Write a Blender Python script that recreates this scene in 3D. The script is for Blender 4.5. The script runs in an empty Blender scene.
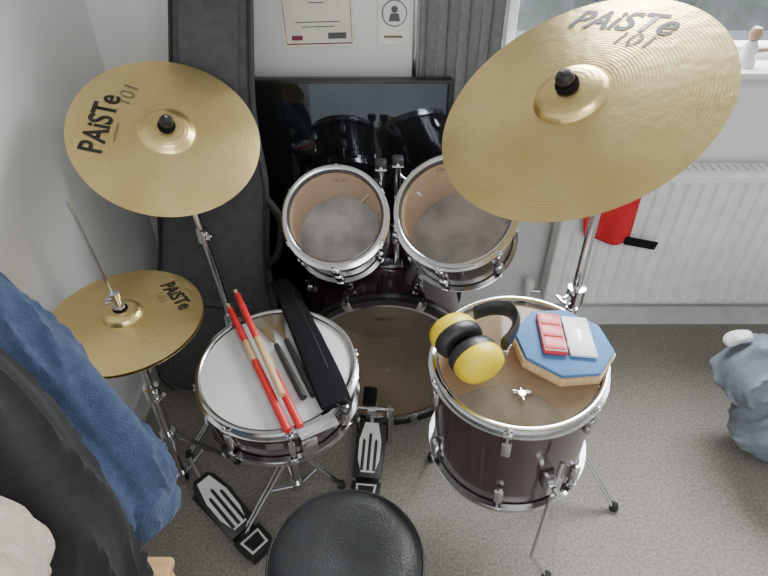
import bpy, bmesh, math, random
from mathutils import Vector, Matrix, noise
random.seed(3)
S=bpy.context.scene; COL=S.collection
V=Vector
# ---------------------------------------------------------------- materials
def mat(name,c,rough=.5,metal=0,c2=None,nscale=20,bump=0,bscale=200,alpha=1,spec=None,sheen=0,coat=0,detail=4,mstretch=None):
    m=bpy.data.materials.new(name); m.use_nodes=True
    nt=m.node_tree; b=nt.nodes['Principled BSDF']
    b.inputs['Base Color'].default_value=(*c,1); b.inputs['Roughness'].default_value=rough
    b.inputs['Metallic'].default_value=metal; b.inputs['Alpha'].default_value=alpha
    if spec is not None: b.inputs['Specular IOR Level'].default_value=spec
    if sheen: b.inputs['Sheen Weight'].default_value=sheen
    if coat: b.inputs['Coat Weight'].default_value=coat; b.inputs['Coat Roughness'].default_value=.08
    tc=nt.nodes.new('ShaderNodeTexCoord'); mp=nt.nodes.new('ShaderNodeMapping')
    nt.links.new(tc.outputs['Object'],mp.inputs['Vector'])
    if mstretch: mp.inputs['Scale'].default_value=mstretch
    if c2 is None: c2=tuple(x*.88 for x in c)
    n=nt.nodes.new('ShaderNodeTexNoise'); n.inputs['Scale'].default_value=nscale; n.inputs['Detail'].default_value=detail
    nt.links.new(mp.outputs[0],n.inputs['Vector'])
    r=nt.nodes.new('ShaderNodeValToRGB'); r.color_ramp.elements[0].position=.35; r.color_ramp.elements[1].position=.65
    r.color_ramp.elements[0].color=(*c2,1); r.color_ramp.elements[1].color=(*c,1)
    nt.links.new(n.outputs['Fac'],r.inputs[0]); nt.links.new(r.outputs[0],b.inputs['Base Color'])
    if bump:
        n2=nt.nodes.new('ShaderNodeTexNoise'); n2.inputs['Scale'].default_value=bscale; n2.inputs['Detail'].default_value=3
        nt.links.new(mp.outputs[0],n2.inputs['Vector'])
        bp=nt.nodes.new('ShaderNodeBump'); bp.inputs['Strength'].default_value=bump; bp.inputs['Distance'].default_value=.004
        nt.links.new(n2.outputs['Fac'],bp.inputs['Height']); nt.links.new(bp.outputs[0],b.inputs['Normal'])
    return m
def brass(name):
    m=mat(name,(.86,.67,.33),.33,1,c2=(.74,.55,.23),nscale=6,detail=8)
    nt=m.node_tree; b=nt.nodes['Principled BSDF']
    tc=nt.nodes.new('ShaderNodeTexCoord'); ln=nt.nodes.new('ShaderNodeVectorMath'); ln.operation='LENGTH'
    nt.links.new(tc.outputs['Object'],ln.inputs[0])
    mu=nt.nodes.new('ShaderNodeMath'); mu.operation='MULTIPLY'; mu.inputs[1].default_value=1100
    nt.links.new(ln.outputs['Value'],mu.inputs[0])
    si=nt.nodes.new('ShaderNodeMath'); si.operation='SINE'; nt.links.new(mu.outputs[0],si.inputs[0])
    no=nt.nodes.new('ShaderNodeTexNoise'); no.inputs['Scale'].default_value=38; no.inputs['Detail'].default_value=3; nt.links.new(tc.outputs['Object'],no.inputs['Vector'])
    ma=nt.nodes.new('ShaderNodeMath'); ma.operation='MULTIPLY_ADD'; ma.inputs[1].default_value=17.0
    nt.links.new(no.outputs['Fac'],ma.inputs[0]); nt.links.new(si.outputs[0],ma.inputs[2])
    bp=nt.nodes.new('ShaderNodeBump'); bp.inputs['Strength'].default_value=.17; bp.inputs['Distance'].default_value=.0006
    nt.links.new(ma.outputs[0],bp.inputs['Height']); nt.links.new(bp.outputs[0],b.inputs['Normal'])
    return m
M={}
M['wall']=mat('wall_paint',(.74,.74,.73),.9,c2=(.71,.71,.70),nscale=3,bump=.15,bscale=120)
M['ceil']=mat('ceiling_paint',(.8,.8,.79),.9)
M['trim']=mat('white_gloss_paint',(.75,.75,.74),.4)
M['carpet']=mat('carpet',(.37,.342,.302),1,c2=(.24,.22,.192),nscale=130,bump=1,bscale=320,spec=.1)
M['rad']=mat('radiator_enamel',(.84,.84,.83),.35)
M['brass']=brass('cymbal_brass')
M['chrome']=mat('chrome',(.72,.72,.74),.16,1,c2=(.66,.66,.68))
M['steel']=mat('dull_steel',(.5,.5,.52),.3,1)
M['ink']=mat('black_ink',(.015,.013,.01),.5)
M['inkgrey']=mat('grey_ink',(.20,.16,.09),.5)
M['blackp']=mat('black_plastic',(.02,.02,.022),.4)
M['rubber']=mat('black_rubber',(.02,.02,.02),.75)
M['felt']=mat('black_felt',(.012,.012,.014),1,spec=.1)
M['shell']=mat('burgundy_lacquer',(.060,.022,.030),.22,c2=(.022,.010,.014),nscale=9,coat=.6,mstretch=(14,14,1.2))
M['ply']=mat('birch_ply',(.76,.52,.31),.55,c2=(.62,.41,.24),nscale=8,mstretch=(4,4,22))
M['film']=mat('clear_drumhead',(.60,.57,.52),.07,alpha=.15,c2=(.48,.45,.40),nscale=5)
M['film_ft']=mat('clear_drumhead_floor',(.66,.56,.42),.07,alpha=.26,c2=(.44,.36,.25),nscale=7)
M['film2']=mat('smoky_drumhead',(.30,.25,.185),.12,alpha=.55,c2=(.17,.14,.11),nscale=4)
M['reso']=mat('resonant_head',(.43,.43,.44),.15,c2=(.15,.15,.16),nscale=11)
M['coated']=mat('coated_head',(.68,.69,.72),.6,c2=(.62,.63,.66),nscale=6,bump=.2,bscale=500)
M['hoopb']=mat('black_hoop',(.02,.018,.018),.25,coat=.4)
M['vinyl']=mat('black_vinyl',(.026,.028,.031),.38,c2=(.020,.021,.023),nscale=30,bump=.25,bscale=260)
M['bag']=mat('gig_bag_nylon',(.078,.078,.085),.85,c2=(.058,.058,.065),nscale=40,bump=.4,bscale=500)
M['piping']=mat('bag_piping',(.02,.02,.021),.6)
M['red']=mat('red_grip',(.66,.03,.03),.42)
M['wood']=mat('hickory',(.66,.46,.25),.5,c2=(.55,.36,.18),nscale=6,mstretch=(20,20,1))
M['pine']=mat('pine',(.60,.38,.18),.5,c2=(.50,.29,.12),nscale=5,mstretch=(2,14,14))
M['yellow']=mat('yellow_plastic',(.88,.66,.02),.4)
M['blue']=mat('blue_rubber',(.07,.20,.44),.7,c2=(.06,.17,.39),bump=.2,bscale=400)
M['white']=mat('white_enamel',(.8,.8,.8),.35)
M['tinred']=mat('red_pan',(.75,.04,.06),.35)
M['fleece']=mat('blue_fleece',(.046,.074,.150),.95,c2=(.031,.052,.112),nscale=60,bump=.6,bscale=260,sheen=.2)
M['blackc']=mat('black_cloth',(.014,.014,.016),.9,c2=(.009,.009,.011),nscale=40,bump=.35,bscale=300,sheen=.08)
M['cream']=mat('cream_fleece',(.55,.47,.40),.95,c2=(.47,.39,.33),nscale=50,bump=.6,bscale=200,sheen=.2)
M['denim']=mat('slate_cotton',(.185,.215,.25),.9,c2=(.15,.175,.205),nscale=60,bump=.3,bscale=260)
M['redc']=mat('red_cloth',(.62,.015,.02),.8,c2=(.5,.01,.015),bump=.3)
M['curtain']=mat('grey_curtain',(.23,.23,.24),.9,c2=(.19,.19,.20),nscale=80,bump=.4,bscale=400)
M['board']=mat('whiteboard_face',(.72,.72,.71),.35,c2=(.66,.66,.65),nscale=3)
M['paper']=mat('paper',(.80,.79,.74),.8)
M['paper2']=mat('cream_paper',(.76,.74,.62),.8)
M['print']=mat('dark_print',(.12,.11,.12),.8)
M['purple']=mat('maroon_print',(.25,.03,.08),.8)
M['screen']=mat('tv_glass',(.055,.060,.068),.05,metal=.8,c2=(.035,.04,.048),nscale=4)
M['bezel']=mat('tv_bezel',(.01,.01,.011),.3)
M['hedge']=mat('hedge',(.04,.07,.035),.9,c2=(.11,.12,.12),nscale=9,bump=1,bscale=20)
M['ground']=mat('lawn',(.08,.12,.06),1)
M['fence']=mat('fence',(.13,.15,.19),.8)
M['glass']=mat('window_glass',(.8,.85,.9),.03,alpha=.08)
M['skin']=mat('ceramic_tan',(.45,.28,.18),.4)
M['poly']=mat('clear_plastic_sleeve',(.85,.87,.9),.1,alpha=.22)

# ---------------------------------------------------------------- mesh helpers
def root(name,loc=(0,0,0),R=None):
    e=bpy.data.objects.new(name,None); COL.objects.link(e); e.empty_display_size=.05
    Mx=Matrix.Translation(V(loc))
    if R is not None: Mx=Mx@R.to_4x4()
    e.matrix_world=Mx; return e
def frame(n,xref=(1,0,0)):
    z=V(n).normalized(); x=V(xref); x=(x-z*x.dot(z)).normalized(); y=z.cross(x)
    return Matrix((x,y,z)).transposed()
def fin(name,bm,m,parent,ang=38):
    bmesh.ops.remove_doubles(bm,verts=bm.verts,dist=1e-6)
    bmesh.ops.recalc_face_normals(bm,faces=bm.faces)
    for f in bm.faces: f.smooth=True
    for e in bm.edges:
        if len(e.link_faces)==2 and e.calc_face_angle(0)>math.radians(ang): e.smooth=False
    me=bpy.data.meshes.new(name); bm.to_mesh(me); bm.free()
    o=bpy.data.objects.new(name,me); COL.objects.link(o); me.materials.append(m)
    if parent is not None: o.parent=parent
    return o
def lathe(name,prof,m,parent,seg=64,closed=False,T=None,ang=38):
    bm=bmesh.new(); rings=[]
    for r,z in prof:
        rings.append([bm.verts.new((r*math.cos(2*math.pi*i/seg),r*math.sin(2*math.pi*i/seg),z)) for i in range(seg)] if r>1e-7 else [bm.verts.new((0,0,z))])
    k=len(rings); rng=range(k if closed else k-1)
    for a in rng:
        A=rings[a];B=rings[(a+1)%k]
        for i in range(seg):
            j=(i+1)%seg
            if len(A)==1 and len(B)==1: break
            if len(A)==1: bm.faces.new((A[0],B[i],B[j]))
            elif len(B)==1: bm.faces.new((A[i],B[0],A[j]))
            else: bm.faces.new((A[i],B[i],B[j],A[j]))
    if T is not None: bm.transform(T)
    return fin(name,bm,m,parent,ang)
def box(name,size,loc,m,parent,bev=.002,R=None,seg=2):
    bm=bmesh.new(); bmesh.ops.create_cube(bm,size=1)
    bmesh.ops.scale(bm,vec=size,verts=bm.verts)
    if bev: bmesh.ops.bevel(bm,geom=list(bm.edges),offset=min(bev,min(size)*.45),segments=seg,affect='EDGES',profile=.5)
    T=Matrix.Translation(V(loc))
    if R is not None: T=T@R.to_4x4()
    bm.transform(T); return fin(name,bm,m,parent)
def catmull(pts,n=8):
    P=[V(p) for p in pts]; out=[]
    for i in range(len(P)-1):
        p0=P[max(i-1,0)];p1=P[i];p2=P[i+1];p3=P[min(i+2,len(P)-1)]
        for k in range(n):
            t=k/n
            out.append(.5*((2*p1)+(p2-p0)*t+(2*p0-5*p1+4*p2-p3)*t*t+(3*p1-p0-3*p2+p3)*t**3))
    out.append(P[-1]); return out
def sweep(name,pts,r,m,parent,seg=12,smooth=False,flat=1.0,closed=False,up=None,func=None,caps=True):
    P=catmull(pts,8) if smooth else [V(p) for p in pts]
    n=len(P)
    if not isinstance(r,(list,tuple)): r=[r]*len(pts)
    if smooth:
        rr=[v.x for v in catmull([(a,0,0) for a in r],8)]
    else: rr=list(r)
    bm=bmesh.new(); rings=[]; u=None
    for i in range(n):
        if closed: t=(P[(i+1)%n]-P[i-1])
        else: t=P[min(i+1,n-1)]-P[max(i-1,0)]
        t.normalize()
        if up is not None: u=V(up)
        elif u is None: u=V((0,0,1)) if abs(t.z)<.9 else V((0,1,0))
        u=(u-t*u.dot(t)).normalized(); w=t.cross(u)
        ring=[]
        for k in range(seg):
            a=2*math.pi*k/seg; f=1.0
            if func: f=func(i/(n-1),a,P[i])
            ring.append(bm.verts.new(P[i]+(u*math.cos(a)*flat+w*math.sin(a))*rr[i]*f))
        rings.append(ring)
    for i in range(n if closed else n-1):
        A=rings[i];B=rings[(i+1)%n]
        for k in range(seg): bm.faces.new((A[k],A[(k+1)%seg],B[(k+1)%seg],B[k]))
    if not closed and caps:
        bm.faces.new(rings[0]); bm.faces.new(rings[-1][::-1])
    return fin(name,bm,m,parent)
def prism(name,outline,thick,m,parent,T=None,bev=.002,seg=2):
    bm=bmesh.new(); vs=[bm.verts.new((x,y,0)) for x,y in outline]; f=bm.faces.new(vs)
    ex=bmesh.ops.extrude_face_region(bm,geom=[f]); ev=[g for g in ex['geom'] if isinstance(g,bmesh.types.BMVert)]
    bmesh.ops.translate(bm,vec=(0,0,thick),verts=ev)
    if bev:
        es=[e for e in bm.edges if abs(e.verts[0].co.z-e.verts[1].co.z)<1e-6]
        bmesh.ops.bevel(bm,geom=es,offset=bev,segments=seg,affect='EDGES',profile=.5)
    if T is not None: bm.transform(T)
    return fin(name,bm,m,parent)
def Txyz(x,y,z): return Matrix.Translation((x,y,z))

# ---------------------------------------------------------------- room
WY=1.68; WX=-.80
def solid(name,boxes,m):
    bm=bmesh.new()
    for (x0,x1,y0,y1,z0,z1) in boxes:
        g=bmesh.ops.create_cube(bm,size=1)['verts']
        bmesh.ops.scale(bm,vec=(x1-x0,y1-y0,z1-z0),verts=g)
        bmesh.ops.translate(bm,vec=((x0+x1)/2,(y0+y1)/2,(z0+z1)/2),verts=g)
    return fin(name,bm,m,None,20)
solid('floor',[(WX-.12,2.3,-2.2,WY+.14,-.05,0)],M['carpet'])
solid('wall_left',[(WX-.12,WX,-2.2,WY+.14,0,2.35)],M['wall'])
solid('wall_right',[(2.18,2.3,-2.2,WY,0,2.35)],M['wall'])
solid('ceiling',[(WX-.12,2.3,-2.2,WY+.14,2.35,2.4)],M['ceil'])
WL,WR,WB,WT=.335,1.75,.965,2.1
solid('wall_back',[(WX,WL,WY,WY+.14,0,2.35),(WR,2.3,WY,WY+.14,0,2.35),(WL,WR,WY,WY+.14,0,WB),(WL,WR,WY,WY+.14,WT,2.35)],M['wall'])
solid('baseboard_back',[(WX+.015,2.18,WY-.015,WY,0,.09)],M['trim'])
solid('baseboard_left',[(WX,WX+.015,-2.2,WY-.015,0,.09)],M['trim'])
w=root('window_1')
fy=WY+.10
for nm,sz,lc in [('frame_left',(.045,.06,WT-WB),(WL+.022,fy,(WT+WB)/2)),('frame_right',(.06,.06,WT-WB),(WR-.03,fy,(WT+WB)/2)),
                 ('frame_bottom',(WR-WL,.06,.05),((WL+WR)/2,fy,WB+.03)),('frame_top',(WR-WL,.06,.06),((WL+WR)/2,fy,WT-.03)),
                 ('mullion',(.06,.055,WT-WB),((WL+WR)/2+.15,fy,(WT+WB)/2))]:
    box(nm,sz,lc,M['trim'],w,.006)
box('pane',(WR-WL-.06,.006,WT-WB-.06),((WL+WR)/2,fy+.01,(WT+WB)/2+.01),M['glass'],w,0)
box('sill_board',(WR-WL+.06,.15,.022),((WL+WR)/2,WY+.02,WB+.008),M['trim'],w,.006)
# outdoors
bm=bmesh.new(); bmesh.ops.create_grid(bm,x_segments=80,y_segments=24,size=1)
for v in bm.verts:
    x=v.co.x*5+1; z=v.co.y*1.3+.1
    v.co=V((x,3.9+.5*noise.noise(V((x*1.5,0,z*1.5)))+.2*noise.noise(V((x*6,3,z*6))),z))
fin('garden_hedge',bm,M['hedge'],None)
solid('garden_lawn',[(-6,8,2.0,9,-1.3,-1.2)],M['ground'])
fr=root('garden_fence')
for i in range(20): box('board_%d'%i,(.13,.02,1.9),(-.6+i*.14,3.1,-.25),M['fence'],fr,.003)

# ---------------------------------------------------------------- radiator
r=root('radiator')
x0,x1,z0,z1=.575,1.62,.17,.695; yb=WY-.10
bm=bmesh.new(); prof=[]; pitch=.046; x=x0+.025
prof.append((x0,yb+.02)); prof.append((x0,yb+.004)); prof.append((x0+.012,yb))
while x<x1-.045:
    prof+=[(x,yb),(x+.007,yb+.010),(x+.015,yb+.010),(x+.022,yb)]; x+=pitch
prof+=[(x1-.012,yb),(x1,yb+.004),(x1,yb+.02)]
zs=[(z0,.006),(z0+.012,0),(z0+.03,0),(z0+.045,1),(z1-.045,1),(z1-.03,0),(z1-.012,0),(z1,.006)]
rows=[]
for z,k in zs:
    row=[]
    for (px,py) in prof:
        yy=py if k==1 else (yb+(.006 if k==.006 else 0) if py<yb+.015 else py)
        row.append(bm.verts.new((px,yy,z)))
    rows.append(row)
for a in range(len(rows)-1):
    for i in range(len(prof)-1): bm.faces.new((rows[a][i],rows[a][i+1],rows[a+1][i+1],rows[a+1][i]))
fin('front_panel',bm,M['rad'],r,25)
box('rear_panel',(x1-x0,.015,z1-z0),((x0+x1)/2,yb+.072,(z0+z1)/2),M['rad'],r,.004)
box('top_cover',(x1-x0,.072,.006),((x0+x1)/2,yb+.038,z1-.001),M['rad'],r,.002)
for i in range(40): box('grille_slot_%d'%i,(.004,.045,.002),(x0+.03+i*.0255,yb+.040,z1+.0022),M['steel'],r,0)
for xx in (x0,x1): box('side',(.004,.062,z1-z0-.01),(xx,yb+.04,(z0+z1)/2),M['rad'],r,.001)
sweep('pipe',[(x0-.05,yb+.045,0),(x0-.05,yb+.045,.2)],.008,M['rad'],r)
sweep('valve_tail',[(x0-.055,yb+.045,.2),(x0,yb+.045,.2)],.009,M['chrome'],r)
lathe('valve_cap',[(0,0),(.017,0),(.018,.03),(.014,.045),(0,.046)],M['white'],r,24,T=Txyz(x0-.05,yb+.045,.205))

# ---------------------------------------------------------------- curtain, whiteboard, tv
def curtain(name,xa,xb,y,za,zb,m,k=7,amp=.022):
    bm=bmesh.new(); nx=140; nz=14; g=[]
    for j in range(nz+1):
        t=j/nz; row=[]
        for i in range(nx+1):
            s=i/nx
            yy=y+amp*(1-.3*t)*math.sin(s*k*2*math.pi+.5*math.sin(t*3))+.004*noise.noise(V((s*9,t*3,0)))
            row.append(bm.verts.new((xa+(xb-xa)*s+.006*math.sin(s*k*4*math.pi),yy,za+(zb-za)*t)))
        g.append(row)
    for j in range(nz):
        for i in range(nx): bm.faces.new((g[j][i],g[j][i+1],g[j+1][i+1],g[j+1][i]))
    o=fin(name,bm,m,None); md=o.modifiers.new('thick','SOLIDIFY'); md.thickness=.003; return o
curtain('curtain',.10,.335,WY-.026,.76,2.2,M['curtain'],4,.014)
sweep('curtain_rail',[(.05,WY-.03,2.22),(1.9,WY-.03,2.22)],.012,M['chrome'],None)
wb=root('whiteboard')
bx0,bx1,bz0,bz1=-.44,.085,.950,1.36
box('panel',(bx1-bx0,.012,bz1-bz0),((bx0+bx1)/2,WY-.008,(bz0+bz1)/2),M['board'],wb,.003)
for nm,sz,lc in [('rail_bottom',(bx1-bx0,.018,.012),((bx0+bx1)/2,WY-.011,bz0)),('rail_top',(bx1-bx0,.018,.012),((bx0+bx1)/2,WY-.011,bz1)),
                 ('rail_left',(.012,.018,bz1-bz0),(bx0,WY-.011,(bz0+bz1)/2)),('rail_right',(.012,.018,bz1-bz0),(bx1,WY-.011,(bz0+bz1)/2))]:
    box(nm,sz,lc,M['steel'],wb,.003)
ce=root('certificate',(-.180,WY-.0165,1.148),Matrix.Rotation(math.radians(-1.5),3,'Y'))
box('sheet',(.195,.002,.21),(0,0,0),M['paper2'],ce,0)
for nm,sz,lc in (('border_b',(.18,.001,.003),(0,-.0015,-.096)),('border_t',(.18,.001,.003),(0,-.0015,.096)),('border_l',(.0015,.001,.192),(-.09,-.0015,0)),('border_r',(.0015,.001,.192),(.09,-.0015,0))):
    box(nm,sz,lc,M['purple'],ce,0)
flat=lambda r:0.0
for i,(ww,zz) in enumerate([(.06,.045),(.10,.026),(.04,.008),(.12,-.040),(.09,-.052)]):
    box('line_%d'%i,(ww,.001,.0022),(0,-.0015,zz),M['print'],ce,0)
box('seal',(.03,.001,.012),(-.06,-.0015,-.080),M['purple'],ce,0)
box('logo',(.05,.001,.016),(.05,-.0015,-.076),M['print'],ce,0)
ph=root('printed_picture',(.025,WY-.0165,1.12))
box('sheet',(.085,.002,.14),(0,0,0),M['paper'],ph,0)
RX=Matrix.Rotation(math.pi/2,4,'X')
lathe('ring_print',[(0,0),(.034,0),(.034,.001),(0,.001)],M['print'],ph,32,T=Txyz(.003,-.0015,.01)@RX)
lathe('ring_inner',[(0,0),(.031,0),(.031,.001),(0,.001)],M['board'],ph,32,T=Txyz(.003,-.0025,.01)@RX)
lathe('figure_head',[(0,0),(.009,0),(.009,.001),(0,.001)],M['print'],ph,24,T=Txyz(.003,-.0035,.020)@RX)
prism('figure_body',[(-.016,-.022),(.016,-.022),(.011,-.002),(-.011,-.002)],.001,M['print'],ph,T=Txyz(.003,-.0032,.012)@RX,bev=0)
box('caption',(.05,.001,.006),(.0,-.0015,-.050),M['inkgrey'],ph,0)
tv=root('television')
tx0,tx1,tz0,tz1=-.54,.190,.43,.976
box('casing',(tx1-tx0,.035,tz1-tz0),((tx0+tx1)/2,WY-.070,(tz0+tz1)/2),M['bezel'],tv,.006)
box('glass',(tx1-tx0-.016,.004,tz1-tz0-.016),((tx0+tx1)/2,WY-.0885,(tz0+tz1)/2),M['screen'],tv,.001)
box('foot',(.3,.07,.012),(-.15,WY-.06,.424),M['bezel'],tv,.004)
st=root('tv_stand')
box('top',(.62,.085,.02),(-.17,WY-.062,.402),M['bezel'],st,.003)
box('back_panel',(.60,.01,.39),(-.17,WY-.022,.196),M['bezel'],st,.001)
for xx in (-.47,-.17,.13): box('upright',(.02,.07,.39),(xx,WY-.055,.196),M['bezel'],st,.002)
box('shelf',(.60,.07,.016),(-.17,WY-.055,.14),M['bezel'],st,.002)

# ---------------------------------------------------------------- gig bag
def gig_bag():
    th=.11
    R=Matrix.Rotation(math.radians(8),3,'Y')@Matrix.Rotation(math.radians(-7.5),3,'X')
    g=root('guitar_gig_bag',(-.572,1.335,.02),R)
    hw=[(0,.14),(.02,.165),(.06,.188),(.2,.198),(.34,.188),(.46,.165),(.56,.155),(.66,.152),(.76,.145),(.86,.124),(.96,.106),(1.1,.098),(1.35,.090),(1.42,.08),(1.45,.05)]
    hwS=[(v.x,v.y) for v in catmull([(a,b,0) for a,b in hw],4)]
    bm=bmesh.new(); seg=28; rings=[]
    for s,h in hwS:
        ring=[]; tt=th*(.6+.4*min(1,(1.5-s)/.9))*(1 if s>.05 else .75+.25*s/.05)
        for k in range(seg):
            a=2*math.pi*k/seg; ca,sa=math.cos(a),math.sin(a)
            e=.35
            x=math.copysign(abs(ca)**e,ca)*h; y=math.copysign(abs(sa)**.7,sa)*tt/2
            y*=1+.08*noise.noise(V((x*8,s*6,1)))
            ring.append(bm.verts.new((x,y,s)))
        rings.append(ring)
    for i in range(len(rings)-1):
        for k in range(seg): bm.faces.new((rings[i][k],rings[i][(k+1)%seg],rings[i+1][(k+1)%seg],rings[i+1][k]))
    bm.faces.new(rings[0]); bm.faces.new(rings[-1][::-1])
    fin('body',bm,M['bag'],g,50)
    loop=[( h*.96,-.044*(.6+.4*min(1,(1.5-s)/.9)),s) for s,h in hwS]
    sweep('piping_right',loop,.004,M['piping'],g,8)
    sweep('piping_left',[(-x,y,z) for x,y,z in loop],.004,M['piping'],g,8)
    box('front_pocket',(.25,.022,.30),(0,-.058,.24),M['bag'],g,.01,seg=3)
    sweep('pocket_zip',[(-.115,-.070,.37),(.115,-.070,.37)],.003,M['piping'],g,8)
    box('neck_pocket',(.14,.018,.36),(0,-.05,1.1),M['bag'],g,.008,seg=3)
    sweep('carry_handle',[(.15,-.02,.50),(.185,-.03,.56),(.19,-.03,.66),(.145,-.02,.72)],.011,M['piping'],g,10,True)
gig_bag()

# ---------------------------------------------------------------- cymbals
def czf(R,tb=.26,hb=.085,bow=.085):
    def f(rr):
        t=min(rr/R,1)
        zb=bow*R*(1-max(0,(t-tb)/(1-tb))**1.35)
        if t<tb:
            zb+=hb*R*math.sqrt(max(0,1-(t/tb)**2.6))
        return zb
    return f
def cymbal_mesh(name,R,cz,parent,T=None,flip=False):
    pr=[]
    rs=[0.006]+[R*.26*(i/14) for i in range(2,15)]+[R*(.26+.74*i/26) for i in range(1,27)]
    for a in rs: pr.append((a,cz(a)))
    pr2=[(a,z-.0013) for a,z in reversed(pr)]
    pts=pr+pr2
    if flip: pts=[(a,-z) for a,z in pts]
    return lathe(name,pts,M['brass'],parent,128,closed=True,T=T,ang=50)
def decal(name,text,cz,c,ang,L,h,m,parent,off=.0012,bold=.012,shear=0.0):
    cu=bpy.data.curves.new(name,'FONT'); cu.body=text; cu.align_x='CENTER'; cu.align_y='CENTER'; cu.offset=bold; cu.shear=shear; cu.resolution_u=4
    o=bpy.data.objects.new(name,cu); COL.objects.link(o)
    bpy.context.view_layer.update()
    me=bpy.data.meshes.new_from_object(o.evaluated_get(bpy.context.evaluated_depsgraph_get()))
    bpy.data.objects.remove(o)
    xs=[v.co.x for v in me.vertices]; ys=[v.co.y for v in me.vertices]
    xm,ym=(min(xs)+max(xs))/2,(min(ys)+max(ys))/2; sx=L/(max(xs)-min(xs)); sy=h/(max(ys)-min(ys))
    ca,sa=math.cos(ang),math.sin(ang)
    for v in me.vertices:
        x=(v.co.x-xm)*sx; y=(v.co.y-ym)*sy
        X=c[0]+x*ca-y*sa; Y=c[1]+x*sa+y*ca
        v.co=(X,Y,cz(math.hypot(X,Y))+off)
    me.materials.clear(); me.materials.append(m)
    ob=bpy.data.objects.new(name,me); COL.objects.link(ob); ob.parent=parent; return ob
def topper(parent,z,big=1):
    lathe('felt_washer',[(0,z),(.018*big,z),(.019*big,z+.004),(.018*big,z+.009),(0,z+.009)],M['felt'],parent,32)
    lathe('wing_sleeve',[(0,z+.009),(.013*big,z+.009),(.0145*big,z+.013),(.0145*big,z+.022),(.011*big,z+.028),(.004,z+.030),(0,z+.030)],M['blackp'],parent,32)
    lathe('rod_tip',[(0,z+.03),(.0032,z+.03),(.0032,z+.036),(0,z+.037)],M['chrome'],parent,16)
# crash
Rc=.203; nc=V((.30,-.464,.83)).normalized(); cc=V((-.482,1.210,.987))
cr=root('crash_cymbal',cc,frame(nc)); cz=czf(Rc,.27,.08,.08)
cymbal_mesh('plate',Rc,cz,cr)
decal('lettering','PAiSTe',cz,(-.67*Rc,-.01*Rc),math.radians(84),.74*Rc,.25*Rc,M['ink'],cr,bold=.02)
decal('series_number','101',cz,(-.46*Rc,.40*Rc),math.radians(77),.24*Rc,.16*Rc,M['inkgrey'],cr,bold=0)
decal('size_marking','16 CRASH',cz,(-.49*Rc,-.12*Rc),math.radians(88),.22*Rc,.03*Rc,M['ink'],cr,bold=0)
topper(cr,cz(0.006))
# ride
Rr=.254; nr=V((-.482,-.272,.833)).normalized(); rc=V((.336,1.004,1.1410))
rd=root('ride_cymbal',rc,frame(nr,(.951,.194,.24))); cz2=czf(Rr,.26,.085,.075)
cymbal_mesh('plate',Rr,cz2,rd)
decal('lettering','PAiSTe',cz2,(.60*Rr,.42*Rr),math.radians(-58),.82*Rr,.21*Rr,M['ink'],rd,shear=.25,bold=.02)
decal('series_number','101',cz2,(.55*Rr,.16*Rr),math.radians(-60),.26*Rr,.13*Rr,M['inkgrey'],rd,bold=0,shear=.2)
topper(rd,cz2(0.006),1.1)

def wingnut(parent,p,d=(1,0,0),s=1):
    Rm=frame(d)
    T=Txyz(*p)@Rm.to_4x4()
    lathe('wing_boss',[(0,0),(.008*s,0),(.006*s,.014*s),(0,.015*s)],M['chrome'],parent,16,T=T)
    box('wing',(.034*s,.004*s,.014*s),V(p)+V(d).normalized()*.013*s,M['chrome'],parent,.0018,R=Rm)
def tripod(parent,base,legs,hleg,rtube,mfoot=M['rubber'],zc=.02,dbl=True,r=.0045):
    bx,by=base
    for i,(fx,fy) in enumerate(legs):
        d=V((fx-bx,fy-by,0)).normalized(); s=V((-d.y,d.x,0))*.008
        top=V((bx,by,hleg))+d*rtube; ft=V((fx,fy,.012)); mid=top.lerp(ft,.45)
        for k,sg in enumerate((1,-1) if dbl else (0,)):
            sweep('leg_%d_%d'%(i,k),[top+s*sg,ft+s*sg*.6],r,M['chrome'],parent,8)
            sweep('brace_%d_%d'%(i,k),[V((bx,by,zc+.05))+d*rtube+s*sg*.6,mid+s*sg*.6],r*.8,M['chrome'],parent,8)
        lathe('foot_%d'%i,[(0,-.012),(.011,-.012),(.013,-.004),(.009,.012),(0,.02)],mfoot,parent,20,T=Txyz(fx,fy,.0125))
    lathe('leg_collar',[(rtube,-.02),(rtube+.008,-.02),(rtube+.008,.02),(rtube,.02)],M['chrome'],parent,24,closed=True,T=Txyz(bx,by,hleg))
    lathe('lower_collar',[(rtube,-.015),(rtube+.007,-.015),(rtube+.007,.015),(rtube,.015)],M['chrome'],parent,24,closed=True,T=Txyz(bx,by,zc+.05))
# crash stand
cs=root('cymbal_stand')
b0=V((-.41,1.225,.04)); p1=V((-.446,1.228,.527)); tp=V((-.482,1.232,.93))
sweep('lower_tube',[b0,b0.lerp(p1,.8)],.0125,M['chrome'],cs,20)
sweep('upper_tube',[b0.lerp(p1,.7),p1,tp],.009,M['chrome'],cs,20)
pc=b0.lerp(p1,.8)
lathe('height_clamp',[(.0125,-.02),(.019,-.02),(.019,.02),(.009,.022)],M['chrome'],cs,24,T=Txyz(*pc)); wingnut(cs,pc+V((.018,-.005,0)),(1,-.3,0))
pj=p1.lerp(tp,.45)
lathe('upper_clamp',[(.009,-.018),(.015,-.018),(.015,.018),(.009,.02)],M['chrome'],cs,24,T=Txyz(*pj)); wingnut(cs,pj+V((.012,-.005,0)),(1,-.3,0),.9)
lathe('tilter',[(0,-.012),(.013,-.012),(.013,.012),(0,.012)],M['chrome'],cs,24,T=Txyz(*tp)@Matrix.Rotation(math.pi/2,4,'Y'))
sweep('cymbal_rod',[tp,cc+nc*.04],.004,M['chrome'],cs,10)
tripod(cs,(b0.x,b0.y),[(-.60,1.06),(-.22,1.15),(-.33,1.33)],.26,.0125)
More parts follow.
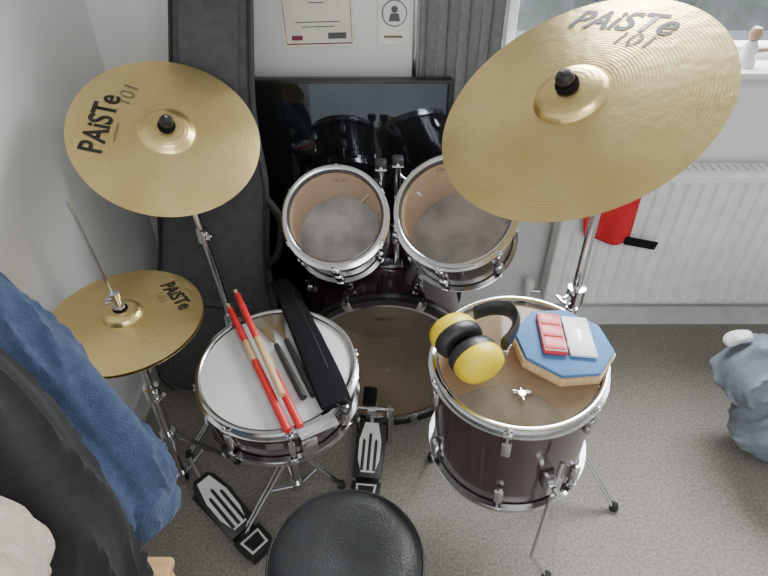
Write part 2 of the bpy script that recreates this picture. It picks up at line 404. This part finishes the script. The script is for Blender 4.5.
# ride stand
rs=root('cymbal_stand')
px,py=.452,1.05
sweep('lower_tube',[(px,py,.04),(px,py,.62)],.0135,M['chrome'],rs,20)
sweep('middle_tube',[(px,py,.55),(px-.004,py,.98)],.0105,M['chrome'],rs,20)
lathe('height_clamp',[(.0135,-.022),(.021,-.022),(.021,.022),(.0105,.024)],M['chrome'],rs,24,T=Txyz(px,py,.66)); wingnut(rs,(px-.02,py-.012,.66),(-1,-.5,0),1.2)
lathe('tilter',[(0,-.014),(.015,-.014),(.015,.014),(0,.014)],M['chrome'],rs,24,T=Txyz(px-.004,py,.985)@Matrix.Rotation(math.pi/2,4,'Y'))
arm=rc-nr*.035
sweep('boom_arm',[(px-.004,py,.985),arm],.006,M['chrome'],rs,12)
sweep('cymbal_rod',[arm-nr*.005,rc+nr*.045],.004,M['chrome'],rs,10)
tripod(rs,(px,py),[(.655,.885),(.50,1.33),(.21,1.08)],.30,.0135)
# hi-hat
hh=root('hi_hat_stand')
hx,hy,hz=-.580,.958,.655; Rh=.171; czh=czf(Rh,.26,.10,.075)
THT=Txyz(hx,hy,hz+.012)@Matrix.Rotation(math.radians(1.5),4,'X')
cymbal_mesh('top_cymbal',Rh,czh,hh,T=THT)
cymbal_mesh('bottom_cymbal',Rh,czh,hh,T=Txyz(hx,hy,hz),flip=True)
d1=decal('lettering','PAiSTe',czh,(.58*Rh,.42*Rh),math.radians(-50),.64*Rh,.20*Rh,M['ink'],hh,off=.0015,bold=.02); d1.matrix_local=THT
d2=decal('series_number','101',czh,(.40*Rh,.34*Rh),math.radians(-50),.18*Rh,.10*Rh,M['inkgrey'],hh,off=.0015,bold=0); d2.matrix_local=THT
tz=hz+.012+czh(.006)
lathe('clutch',[(0,0),(.013,0),(.013,.008),(.008,.010),(.008,.032),(.011,.034),(.011,.044),(0,.046)],M['chrome'],hh,24,T=Txyz(hx-.001,hy,tz)); wingnut(hh,(hx-.008,hy,tz+.025),(-1,-.3,0),.8)
lathe('felt',[(0,0),(.016,0),(.016,.006),(0,.006)],M['felt'],hh,24,T=Txyz(hx,hy,tz-.004))
sweep('pull_rod',[(hx,hy,hz-.2),(hx-.004,hy,hz+.05),(hx-.026,hy+.004,.965)],.0032,M['chrome'],hh,10)
sweep('upper_tube',[(hx,hy,.28),(hx,hy,hz-.035)],.0095,M['chrome'],hh,20)
sweep('lower_tube',[(hx,hy,.03),(hx,hy,.42)],.0125,M['chrome'],hh,20)
lathe('height_clamp',[(.0125,-.02),(.019,-.02),(.019,.02),(.0095,.022)],M['chrome'],hh,24,T=Txyz(hx,hy,.42)); wingnut(hh,(hx+.015,hy-.012,.42),(1,-.6,0))
lathe('seat_cup',[(0,-.035),(.01,-.035),(.024,-.025),(.024,-.02),(0,-.02)],M['blackp'],hh,24,T=Txyz(hx,hy,hz))
tripod(hh,(hx,hy),[(-.72,.80),(-.45,1.04),(-.66,1.13)],.24,.0125)
# ---------------------------------------------------------------- pedals
def pedal(g,heel,toe,zt,beater=False):
    h=V((heel[0],heel[1],0)); t=V((toe[0],toe[1],0)); d=(t-h); L=d.length; d.normalize()
    Rz=Matrix((V((d.y,-d.x,0)),d,V((0,0,1)))).transposed().to_4x4(); T0=Matrix.Translation(h)@Rz
    def P(x,y,z): return T0@V((x,y,z))
    box('base_plate',(.07,L+.05,.006),P(0,L/2,.005),M['blackp'],g,.002,R=Rz.to_3x3())
    sl=math.atan2(zt-.025,L*.72)
    Tb=T0@Txyz(0,L*.26,.028)@Matrix.Rotation(sl,4,'X')
    Lb=L*.76/math.cos(sl)
    prism('footboard',[(-.042,0),(.042,0),(.044,Lb*.6),(.034,Lb*.92),(.02,Lb),(-.02,Lb),(-.034,Lb*.92),(-.044,Lb*.6)],.008,M['blackp'],g,T=Tb,bev=.002)
    prism('tread_inlay',[(-.02,.015),(.02,.015),(.032,Lb*.3),(.033,Lb*.62),(.02,Lb*.93),(-.02,Lb*.93),(-.033,Lb*.62),(-.032,Lb*.3)],.002,M['white'],g,T=Tb@Txyz(0,0,.0075),bev=0)
    for i,x in enumerate((-.018,0,.018)):
        prism('tread_bar_%d'%i,[(x-.0045,.02),(x+.0045,.02),(x+.0045,Lb*.72-abs(x)),(x,Lb*.76-abs(x)),(x-.0045,Lb*.72-abs(x))],.002,M['blackp'],g,T=Tb@Txyz(0,0,.009),bev=0)
    Th=T0@Txyz(0,0,.010)
    prism('heel_plate',[(-.036,-.02),(.036,-.02),(.042,0),(.042,L*.22),(-.042,L*.22),(-.042,0)],.014,M['blackp'],g,T=Th,bev=.003)
    prism('heel_inlay',[(-.026,-.008),(.026,-.008),(.03,L*.17),(-.03,L*.17)],.002,M['white'],g,T=Th@Txyz(0,0,.0135),bev=0)
    prism('heel_mark',[(-.02,-.002),(.02,-.002),(.024,L*.14),(-.024,L*.14)],.002,M['blackp'],g,T=Th@Txyz(0,0,.015),bev=0)
    if beater:
        for sx in (-.05,.05): sweep('post',[P(sx,L,.0),P(sx,L,.17)],.009,M['chrome'],g,12)
        sweep('axle',[P(-.062,L,.165),P(.062,L,.165)],.006,M['chrome'],g,12)
        sweep('chain',[P(0,L-.005,.165),P(0,L*.97,zt+.01)],.006,M['steel'],g,8)
        sweep('cam',[P(-.012,L,.165),P(.012,L,.165)],.018,M['steel'],g,20)
        sweep('beater_shaft',[P(0,L,.165),P(0,L-.045,.27)],.0035,M['chrome'],g,10)
        sweep('beater_head',[P(0,L-.045-.024,.262),P(0,L-.045+.020,.282)],.019,M['felt'],g,24)
        sweep('spring',[P(.058,L+.004,.155),P(.058,L+.004,.06)],.007,M['steel'],g,12)
        box('hoop_clamp',(.05,.035,.018),P(0,L+.03,.018),M['chrome'],g,.004,R=Rz.to_3x3())
    else:
        sweep('link_strap',[P(0,L,zt),P(0,L+.03,.16)],.005,M['steel'],g,8)
pedal(hh,(-.335,.765),(-.515,.925),.085)
kp=root('bass_drum_pedal'); pedal(kp,(-.055,.915),(-.035,1.115),.10,True)

# ---------------------------------------------------------------- drums
def drum(name,c,n,r,depth,lugs,head,xref=(1,0,0),single=False,phase=0,inner=True):
    g=root(name,c,frame(n,xref)); rs_=r-.011
    lathe('shell',[(rs_-.007,-.004),(rs_,-.006),(rs_,-depth+.006),(rs_-.007,-depth+.004)],M['shell'],g,96,ang=60)
    lathe('inner_ply',[(rs_-.0072,-.004),(rs_-.0072,-depth+.004)],M['ply'],g,96)
    lathe('batter_head',[(0,.0),(rs_-.006,.0),(rs_+.001,-.002),(rs_+.002,-.008)],head,g,96,ang=60)
    lathe('resonant_head',[(0,-depth),(rs_-.006,-depth),(rs_+.001,-depth+.002)],M['reso'] if not single else M['coated'],g,96)
    hp=[(r-.012,.007),(r-.007,.011),(r-.0005,.0095),(r-.0005,.007),(r-.005,.0055),(r-.0055,-.012),(r+.004,-.014),(r+.004,-.0165),(r-.008,-.0155),(r-.0085,.004)]
    lathe('batter_hoop',hp,M['chrome'],g,96,closed=True,ang=60)
    lathe('resonant_hoop',[(a,-depth-z) for a,z in hp],M['chrome'],g,96,closed=True,ang=60)
    for i in range(lugs):
        a=2*math.pi*(i+phase)/lugs; Rm=Matrix.Rotation(a,3,'Z'); d=Rm@V((1,0,0)); rr=r+.001
        def at(rad,z): return d*rad+V((0,0,z))
        if single: box('lug_%d'%i,(.018,.016,depth*.5),at(rs_+.008,-depth/2),M['chrome'],g,.005,R=Rm)
        else:
            box('lug_top_%d'%i,(.018,.022,.045),at(rs_+.008,-.06),M['chrome'],g,.006,R=Rm)
            box('lug_bottom_%d'%i,(.018,.022,.045),at(rs_+.008,-depth+.06),M['chrome'],g,.006,R=Rm)
        for s,z0_ in ((1,0),(-1,-depth)):
            e=-.045 if not single else -depth*.3
            sweep('rod_%d'%i,[at(rr+.001,z0_+s*.002),at(rr+.001,z0_+s*e)],.0028,M['chrome'],g,8)
            box('hoop_ear_%d'%i,(.012,.018,.006),at(rr,z0_-s*.012),M['chrome'],g,.002,R=Rm)
            box('rod_head_%d'%i,(.007,.007,.011),at(rr+.001,z0_-s*.002),M['chrome'],g,.0015,R=Rm)
    return g
# snare
nS=V((0,-.07,.9975)); cS=V((-.246,.916,.554))
sn=drum('snare_drum',cS,nS,.183,.112,8,M['coated'],single=True,phase=.35)
box('throw_off',(.02,.035,.055),(.19*math.cos(-1.1),.19*math.sin(-1.1),-.055),M['chrome'],sn,.004,R=Matrix.Rotation(-1.1,3,'Z'))
box('badge',(.002,.04,.022),(.1735*math.cos(-1.5),.1735*math.sin(-1.5),-.055),M['steel'],sn,.0008,R=Matrix.Rotation(-1.5,3,'Z'))
decal('head_logo','DRUM',flat,(0,.145),0,.03,.008,M['print'],sn,off=.0008,bold=0)
ss=root('snare_stand')
bc=cS-nS*.125
for i,a in enumerate((-.3,1.9,4.1)):
    d=V((math.cos(a),math.sin(a),0)); e=bc+d*.187
    sweep('basket_arm_%d'%i,[V((bc.x,bc.y,.33)),bc+d*.10+V((0,0,-.02)),e+V((0,0,-.014)),e+V((0,0,.02))],.005,M['chrome'],ss,8,True)
    sweep('arm_grip_%d'%i,[e+V((0,0,-.012)),e+V((0,0,.022))],.008,M['rubber'],ss,10)
sweep('tube',[(bc.x,bc.y,.05),(bc.x,bc.y,.36)],.0125,M['chrome'],ss,20)
tripod(ss,(bc.x,bc.y),[(-.125,.955),(-.385,.80),(-.33,1.06)],.22,.0125)
# floor tom
cF=V((.281,.848,.652)); nF=V((-.055,-.06,1)).normalized()
ft=drum('floor_tom',cF,nF,.183,.305,6,M['film_ft'],phase=.25)
decal('head_logo','DRUM',flat,(-.06,.135),.35,.04,.009,M['print'],ft,off=.0008,bold=0)
ci=cF
for k,(a,foot) in enumerate([(-1.28,(.42,.69)),(2.25,(.145,1.05)),(.45,(.50,.93))]):
    d=V((math.cos(a),math.sin(a),0)); p=V((ci.x+.012,ci.y+.012,0))+d*.202
    loc=lambda q: ft.matrix_world.inverted()@V(q)
    ff=V((foot[0],foot[1],.012))
    top=p+V((0,0,.55 if k==0 else .52)); kn=p+V((0,0,.17))
    sweep('leg_%d'%k,[loc(top),loc(p+V((0,0,.3))),loc(kn),loc(kn.lerp(ff,.5)),loc(ff)],.005,M['chrome'],ft,10)
    lathe('leg_foot_%d'%k,[(0,-.012),(.012,-.012),(.013,0),(.009,.016),(0,.018)],M['rubber'],ft,20,T=ft.matrix_world.inverted()@Txyz(ff.x,ff.y,.0125))
    box('leg_bracket_%d'%k,(.034,.034,.05),loc(p-d*.014+V((0,0,.46))),M['chrome'],ft,.007,R=Matrix.Rotation(a,3,'Z'))
    wingnut(ft,loc(p+d*.006+V((0,0,.46))),d,1.1)
# rack toms
n1=V((-.015,-.64,.75)); c1=V((-.124,1.254,.750))
t1=drum('rack_tom',c1,n1,.135,.19,6,M['film'],phase=.5)
n2=V((-.20,-.56,.81)); c2=V((.178,1.25,.770))
t2=drum('rack_tom',c2,n2,.155,.205,6,M['film'],phase=.2)
decal('head_logo','DRUM',flat,(.01,.095),0,.04,.008,M['print'],t1,off=.0008,bold=0)
decal('head_logo','DRUM',flat,(-.02,.115),.1,.045,.009,M['print'],t2,off=.0008,bold=0)
# bass drum
bd=root('bass_drum',(0,1.185,.272),frame((0,-1,0),(1,0,0)))
rb=.245; D=.37
lathe('shell',[(rb-.008,-.01),(rb,-.01),(rb,-D+.01),(rb-.008,-D+.01)],M['shell'],bd,96,ang=60)
lathe('inner_ply',[(rb-.0082,-.005),(rb-.0082,-D+.005)],M['ply'],bd,96)
lathe('batter_head',[(0,-.004),(rb-.004,-.004),(rb+.002,-.012)],M['film2'],bd,96)
lathe('resonant_head',[(0,-D+.004),(rb-.004,-D+.004)],M['blackp'],bd,96)
for nm,a,b in (('batter_hoop',.012,-.030),('resonant_hoop',-D+.03,-D-.012)):
    lathe(nm,[(rb+.004,a),(rb+.020,a),(rb+.020,b),(rb+.004,b)],M['hoopb'],bd,96,closed=True)
    lathe(nm+'_inlay',[(rb+.0205,(a+b)/2+.007),(rb+.0205,(a+b)/2-.007)],M['steel'],bd,96)
lathe('head_ring',[(rb-.010,.003),(rb+.006,.006),(rb+.006,-.003),(rb-.010,-.003)],M['chrome'],bd,96,closed=True)
for i in range(8):
    a=2*math.pi*(i+.5)/8; Rm=Matrix.Rotation(a,3,'Z'); d=Rm@V((1,0,0))
    for z,s in ((.008,1),(-D-.008,-1)):
        box('claw_%d'%i,(.034,.024,.010),d*(rb+.014)+V((0,0,z)),M['chrome'],bd,.003,R=Rm)
        box('claw_arm_%d'%i,(.008,.02,.05),d*(rb+.026)+V((0,0,z-s*.022)),M['chrome'],bd,.002,R=Rm)
        sweep('rod_%d'%i,[d*(rb+.026)+V((0,0,z)),d*(rb+.026)+V((0,0,z-s*.10))],.0035,M['chrome'],bd,8)
        box('lug_%d'%i,(.022,.024,.05),d*(rb+.010)+V((0,0,z-s*.11)),M['chrome'],bd,.006,R=Rm)
decal('head_logo','DRUM',flat,(0,.185),0,.06,.012,M['ink'],bd,off=-.002,bold=0)
for s in (-1,1):
    sweep('spur_%d'%s,[(s*.20,-.14,-.30),(s*.30,-.26,-.34)],.007,M['chrome'],bd,10)
    lathe('spur_foot_%d'%s,[(0,-.01),(.011,-.01),(.009,.01),(0,.014)],M['rubber'],bd,16,T=Txyz(s*.30,-.26,-.34))
inv=bd.matrix_world.inverted()
def L(p): return inv@V(p)
box('holder_plate',(.07,.012,.06),L((.02,1.37,.522)),M['chrome'],bd,.004)
for k,(x,yq) in enumerate(((-.008,1.365),(.036,1.385))):
    sweep('tom_post_%d'%k,[L((x,yq,.52)),L((x,yq,.83))],.0085,M['chrome'],bd,16)
    box('memory_clamp_%d'%k,(.03,.034,.03),L((x,yq,.60)),M['chrome'],bd,.005)
    box('post_head_%d'%k,(.03,.028,.034),L((x,yq,.835)),M['blackp'],bd,.006)
    wingnut(bd,L((x,yq-.014,.835)),(0,0,1),.9)
sweep('tom_arm_left',[L((-.008,1.365,.80)),L((-.03,1.37,.76)),L((-.06,1.375,.72))],.006,M['chrome'],bd,10)
sweep('tom_arm_right',[L((.036,1.385,.80)),L((.07,1.38,.77)),L((.10,1.375,.74))],.006,M['chrome'],bd,10)

# ---------------------------------------------------------------- throne
dt=root('drum_throne',(-.070,.503,0))
zt=.505
lathe('seat',[(0,zt-.006),(.02,zt-.005),(.05,zt-.001),(.10,zt+.001),(.125,zt-.004),(.138,zt-.014),(.143,zt-.03),(.143,zt-.055),(.138,zt-.07),(.12,zt-.078),(0,zt-.08)],M['vinyl'],dt,96,ang=70)
ring=[(.1415*math.cos(a*math.pi/32),.1415*math.sin(a*math.pi/32),zt-.020) for a in range(64)]
sweep('piping',ring,.003,M['vinyl'],dt,8,closed=True,up=(0,0,1))
sweep('post',[(0,0,.06),(0,0,zt-.08)],.014,M['chrome'],dt,20)
for k in range(3):
    a=k*2.094+.5; d=V((math.cos(a),math.sin(a),0))
    sweep('leg_%d'%k,[d*.014+V((0,0,.28)),d*.22+V((0,0,.012))],.008,M['chrome'],dt,10)
    sweep('brace_%d'%k,[d*.014+V((0,0,.09)),d*.12+V((0,0,.15))],.005,M['chrome'],dt,8)
    lathe('foot_%d'%k,[(0,-.012),(.014,-.012),(.012,.012),(0,.016)],M['rubber'],dt,20,T=Txyz(d.x*.22,d.y*.22,.0125))

# ---------------------------------------------------------------- things on snare
def plane_z(y): return .554+.0702*(y-.916)
def stick(a,b,parts):
    g=root('drumstick',a,frame(V(b)-V(a))); Ls=(V(b)-V(a)).length
    for i,(s0,s1,m,rr) in enumerate(parts):
        lathe('section_%d'%i,[(0,s0*Ls),(rr*.85,s0*Ls),(rr,s0*Ls+.003),(rr,s1*Ls-.003),(rr*.85,s1*Ls),(0,s1*Ls)],m,g,20)
    lathe('taper',[(.0068,.93*Ls),(.0035,.975*Ls),(.0045,.985*Ls),(.005,.993*Ls),(.003,Ls),(0,Ls)],M['wood'],g,20)
zq=lambda y: plane_z(y)+.0205
stick((-.196,.732,zq(.732)),(-.392,1.10,zq(1.10)),[(0,.50,M['red'],.009),(.50,.66,M['wood'],.0082),(.66,.95,M['red'],.0085)])
stick((-.172,.742,zq(.742)),(-.362,1.105,zq(1.105)),[(0,.40,M['red'],.009),(.40,.95,M['wood'],.0082)])
stick((-.216,.81,zq(.81)+.014),(-.378,1.135,zq(1.135)+.014),[(0,.5,M['wood'],.0080),(.5,.95,M['red'],.0083)])
def brush(a,b,c):
    z=lambda p,h: V((p[0],p[1],plane_z(p[1])+h))
    g=root('drum_brush')
    sweep('handle',[z(a,.013),z(a,.011).lerp(z(b,.009),.5),z(b,.009)],[.0085,.008,.0065],M['blackp'],g,14)
    d=(z(c,.005)-z(b,.005)); s=V((-d.y,d.x,0)).normalized()
    for i in range(15):
        q=(i-7)/7
        sweep('wire_%d'%i,[z(b,.008),z(b,.006)+d*.5+s*q*.013,z(c,.006)+s*q*.032],.0009,M['inkgrey'],g,4)
brush((-.174,.820),(-.255,.975),(-.310,1.075))
brush((-.152,.828),(-.233,.990),(-.280,1.085))
sb=root('stick_bag')
pz=lambda y: plane_z(y)+.021
pb=[(-.100,.795,pz(.795)),(-.137,.885,pz(.885)),(-.175,.975,pz(.975)),(-.213,1.06,pz(1.06)),(-.245,1.13,pz(1.13)+.003),(-.275,1.19,.582),(-.30,1.235,.547)]
def sq(k): 
    return lambda s,a,p: (1+.08*noise.noise(V((s*9,a,k))))/((abs(math.cos(a)*k)**3+abs(math.sin(a))**3)**(1/3))
sweep('pouch',pb,[.034,.036,.034,.031,.029,.028,.026],M['felt'],sb,32,True,up=(0,0,1),func=sq(4.2))
sweep('zip',[V(p)+V((.012,.005,.0078)) for p in pb[1:5]],.0012,M['blackp'],sb,6,True)
sweep('strap_loop',[V(pb[0])+V((.0,.0,.004)),V(pb[0])+V((.02,-.025,.002)),V(pb[0])+V((.03,-.005,.004)),V(pb[0])+V((.015,.012,.006))],.003,M['blackc'],sb,8,True)
ps=root('plastic_sleeve')
box('sleeve',(.085,.10,.0015),(-.155,.785,plane_z(.785)+.004),M['poly'],ps,0,R=Matrix.Rotation(.5,3,'Z')@Matrix.Rotation(.07,3,'X'))

# ---------------------------------------------------------------- things on floor tom
zf=.652+.017
pp=root('practice_pad',(.372,.862,zf-.004),Matrix.Rotation(math.radians(3),3,'Y')@Matrix.Rotation(math.radians(8),3,'Z'))
octo=lambda R:[(R*math.cos(math.pi/8+i*math.pi/4),R*math.sin(math.pi/8+i*math.pi/4)) for i in range(8)]
prism('wood_base',octo(.108),.018,M['wood'],pp,bev=.002)
prism('rubber_top',octo(.103),.009,M['blue'],pp,T=Txyz(0,0,.0182),bev=.003)
tn=root('hinged_tin',(.372,.872,zf+.0245),Matrix.Rotation(math.radians(3),3,'Y')@Matrix.Rotation(math.radians(-4),3,'Z'))
box('base_tray',(.050,.118,.012),(-.024,0,.006),M['tinred'],tn,.005)
box('tray_rim',(.045,.112,.003),(-.024,0,.0115),M['white'],tn,.001)
for i in range(3): box('pan_%d'%i,(.042,.034,.004),(-.024,-.0365+i*.0365,.0132),M['tinred'],tn,.0015)
box('lid',(.056,.118,.008),(.033,0,.004),M['white'],tn,.005)
box('lid_panel',(.046,.106,.001),(.033,0,.0083),M['white'],tn,.0004)
decal('lid_print','TINS',flat,(.033,0),math.radians(90),.035,.008,M['steel'],tn,off=.0092,bold=0)
for yy in (-.035,.035): sweep('hinge',[(.003,yy-.008,.010),(.003,yy+.008,.010)],.002,M['steel'],tn,8)
ed=root('ear_defenders')
A=V((.150,.858,zf+.037)); B=V((.180,.798,zf+.037)); ax=(B-A).normalized()
for k,(c,d) in enumerate(((A,-ax),(B,ax))):
    T=Txyz(*c)@frame(d,(0,0,1)).to_4x4()@Matrix.Diagonal((.92,1.15,1.05,1))
    lathe('cup_%d'%k,[(.044,.0),(.046,.008),(.045,.020),(.040,.032),(.028,.040),(.012,.043),(0,.0435)],M['yellow'],ed,48,T=T,ang=60)
    lathe('cushion_%d'%k,[(.018,-.002),(.018,-.016),(.024,-.024),(.036,-.024),(.044,-.018),(.0465,-.006),(.044,.004)],M['vinyl'],ed,48,T=T,ang=60)
    lathe('foam_%d'%k,[(0,-.006),(.019,-.006)],M['felt'],ed,32,T=T)
m0=(A+B)/2; ou=V((.104,.078,.012))
pa=[]
A2=A-ax*.020+V((0,0,.012)); B2=B+ax*.020+V((0,0,.012)); m1=(A2+B2)/2
for i in range(25):
    t=math.pi*(.16+.68*i/24); pa.append(m1+(A2-m1)*math.cos(t)*(1+.20*math.sin(t))+ou*math.sin(t))
sweep('headband',pa,.021,M['vinyl'],ed,14,up=(0,0,1),func=lambda s,a,p: math.sqrt(1/((math.cos(a))**2+(2.6*math.sin(a))**2)))
wn=root('wing_nut',(.272,.752,zf-.018))
sweep('stem',[(0,-.016,0),(0,.014,0)],.004,M['chrome'],wn,12)
sweep('wing_a',[(-.018,.006,.001),(0,.006,0),(.018,.006,.001)],[.006,.003,.006],M['chrome'],wn,12)
lathe('nut',[(0,-.004),(.007,-.004),(.007,.005),(0,.005)],M['chrome'],wn,12)

# ---------------------------------------------------------------- clothes
def cloth(name,pts,rads,m,parent,flat=.75,seed=0,folds=.10,up=(0,0,1)):
    P=catmull(pts,18); Rr_=[v.x for v in catmull([(a,0,0) for a in rads],18)]
    n=len(P)
    for i in range(8):
        f=math.sqrt(1-(1-(i+.4)/8.4)**2); Rr_[i]*=f; Rr_[n-1-i]*=f
    def fn(s,a,p):
        q=V((math.cos(a)*.9+seed,math.sin(a)*.9,s*2.2))
        c1_=1-abs(noise.noise(V((seed+math.cos(a)*1.9,math.sin(a)*1.9,s*2.6))))*3
        return 1+folds*.35*math.sin(3*a+4*s+seed)+folds*1.1*noise.noise(q*1.2)+folds*.8*max(0,c1_)**2+folds*.25*math.sin(5*a-7*s+seed*2)
    return sweep(name,P,Rr_,m,parent,96,func=fn,flat=flat,up=up)
fj=root('blue_fleece_jacket')
cloth('sleeve',[(-.72,.76,.935),(-.66,.71,.86),(-.56,.635,.745),(-.489,.59,.63),(-.458,.57,.53)],[.06,.080,.088,.090,.075],M['fleece'],fj,.85,1.3,.20)
cloth('torso',[(-.73,.62,.90),(-.68,.57,.82),(-.61,.51,.70),(-.57,.48,.52)],[.06,.11,.13,.12],M['fleece'],fj,.6,4.1,.16)
cloth('cuff',[(-.470,.575,.60),(-.456,.565,.545),(-.450,.560,.515)],[.080,.078,.070],M['fleece'],fj,.85,2.2,.06)
bj=root('black_jacket')
cloth('sleeve',[(-.70,.60,.945),(-.62,.53,.875),(-.545,.460,.74),(-.510,.415,.58),(-.500,.375,.40)],[.07,.105,.111,.103,.08],M['blackc'],bj,.9,7.7,.20)
cloth('torso',[(-.72,.42,.95),(-.66,.38,.88),(-.60,.34,.70),(-.58,.32,.48)],[.07,.12,.13,.12],M['blackc'],bj,.8,2.7,.20)
cloth('collar',[(-.74,.60,.965),(-.66,.50,.975),(-.60,.42,.945)],[.03,.042,.035],M['blackc'],bj,.8,5.7,.2)
sweep('zip',[(-.60,.44,.965),(-.55,.40,.87),(-.50,.36,.76)],.003,M['steel'],bj,8,True)
cj=root('cream_jumper')
cloth('body',[(-.62,.27,.92),(-.56,.29,.90),(-.490,.32,.83),(-.455,.33,.76)],[.05,.08,.082,.06],M['cream'],cj,.7,9.1,.20)
ch=root('wooden_chair')
box('seat',(.42,.40,.022),(-.585,.30,.50),M['pine'],ch,.006)
for (x,y) in ((-.395,.47),(-.395,.13)): box('front_leg',(.035,.035,.488),(x,y,.245),M['pine'],ch,.005)
for (x,y) in ((-.76,.47),(-.76,.13)): box('back_post',(.03,.035,.92),(x,y,.46),M['pine'],ch,.005)
for z in (.62,.74,.88): box('back_rail',(.018,.31,.05),(-.76,.30,z),M['pine'],ch,.005)
box('apron_front',(.018,.31,.05),(-.395,.30,.462),M['pine'],ch,.003)
for y in (.47,.13): box('apron_side',(.34,.018,.05),(-.58,y,.462),M['pine'],ch,.003)
# trousers heaped on the carpet at right
tr=root('folded_trousers')
cloth('seat_bundle',[(1.08,1.10,.10),(1.14,1.09,.12),(1.28,1.08,.13),(1.50,1.07,.13)],[.08,.115,.13,.11],M['denim'],tr,.95,2.9,.12)
cloth('leg_upper',[(1.05,1.12,.23),(1.07,1.12,.29),(1.16,1.10,.325),(1.30,1.07,.33),(1.50,1.06,.31)],[.10,.122,.112,.11,.10],M['denim'],tr,.85,5.5,.20)
cloth('leg_lower',[(1.06,1.03,.14),(1.08,1.02,.22),(1.16,1.02,.28),(1.30,1.02,.29),(1.50,1.03,.27)],[.07,.095,.095,.09,.09],M['denim'],tr,.85,8.5,.20)
sk=root('white_sock')
cloth('roll',[(.985,1.19,.355),(1.01,1.20,.375),(1.05,1.19,.39)],[.014,.022,.020],M['board'],sk,.7,3.3,.1)
# red cloth over radiator
rcx=root('red_cap')
bm=bmesh.new(); g=[]; nx,nz=30,30
for j in range(nz+1):
    row=[]
    for i in range(nx+1):
        s=i/nx; t=j/nz
        x=.60+.19*s*(1-.15*t)+.04*t; y=WY-.112-.014*math.sin(s*9+t*2)*t-.012*t; z=.715-.205*t-.07*s*t-.02*math.sin(s*3.1+1)*t
        if t<.12: y=WY-.112+.03*(1-t/.12)
        row.append(bm.verts.new((x,y,z)))
    g.append(row)
for j in range(nz):
    for i in range(nx): bm.faces.new((g[j][i],g[j][i+1],g[j+1][i+1],g[j+1][i]))
o=fin('fabric',bm,M['redc'],rcx); md=o.modifiers.new('t','SOLIDIFY'); md.thickness=.004
box('strap',(.11,.006,.03),(.835,WY-.130,.462),M['felt'],rcx,.002,R=Matrix.Rotation(math.radians(12),3,'Y'))
# sill ornaments
zsill=WB+.019
fg=root('figurine',(1.03,WY+.005,zsill))
lathe('base',[(0,0),(.025,0),(.027,.012),(.018,.03),(.022,.05),(.012,.07),(0,.072)],M['white'],fg,32)
lathe('head',[(0,.068),(.014,.074),(.018,.088),(.012,.104),(0,.108)],M['skin'],fg,32)
sweep('arm',[(.015,0,.045),(.045,-.01,.05),(.06,-.01,.075)],[.008,.007,.006],M['skin'],fg,12,True)
pt=root('plant_pot',(1.14,WY+.01,zsill))
lathe('pot',[(0,0),(.03,0),(.04,.07),(.043,.07),(.043,.08),(.037,.08),(.035,.06),(0,.06)],M['white'],pt,40)
for i in range(16):
    a=i*2.4; h=.05+.03*random.random(); d=V((math.cos(a),math.sin(a),0))
    sweep('leaf_%d'%i,[V((0,0,.055)),d*.02+V((0,0,.06+h*.7)),d*.05+V((0,0,.06+h))],[.003,.007,.001],M['hedge'],pt,8,True,flat=.3)

# ---------------------------------------------------------------- lights, world, camera
W=bpy.data.worlds.new('World'); S.world=W; W.use_nodes=True
bg=W.node_tree.nodes['Background']; bg.inputs[0].default_value=(.89,.95,1,1); bg.inputs[1].default_value=1.65
def area(name,loc,target,sx,sy,power,col):
    l=bpy.data.lights.new(name,'AREA'); l.shape='RECTANGLE'; l.size=sx; l.size_y=sy; l.energy=power; l.color=col
    o=bpy.data.objects.new(name,l); COL.objects.link(o); o.location=loc
    o.rotation_euler=(V(target)-V(loc)).to_track_quat('-Z','Y').to_euler()
area('window_daylight',(1.05,2.15,2.05),(.4,.6,.4),1.5,1.1,230,(.93,.97,1))
area('overhead_fill',(.5,-.4,2.3),(.3,.6,0),1.0,1.0,26,(1,.98,.95))  # added soft fill under the ceiling to brighten the room, no actual fitting
cam=bpy.data.cameras.new('camera'); co=bpy.data.objects.new('camera',cam); COL.objects.link(co)
co.location=(0,0,1.53); co.rotation_euler=(math.radians(51),0,0); cam.sensor_width=36; cam.lens=36*577/768; cam.clip_start=.05
S.camera=co
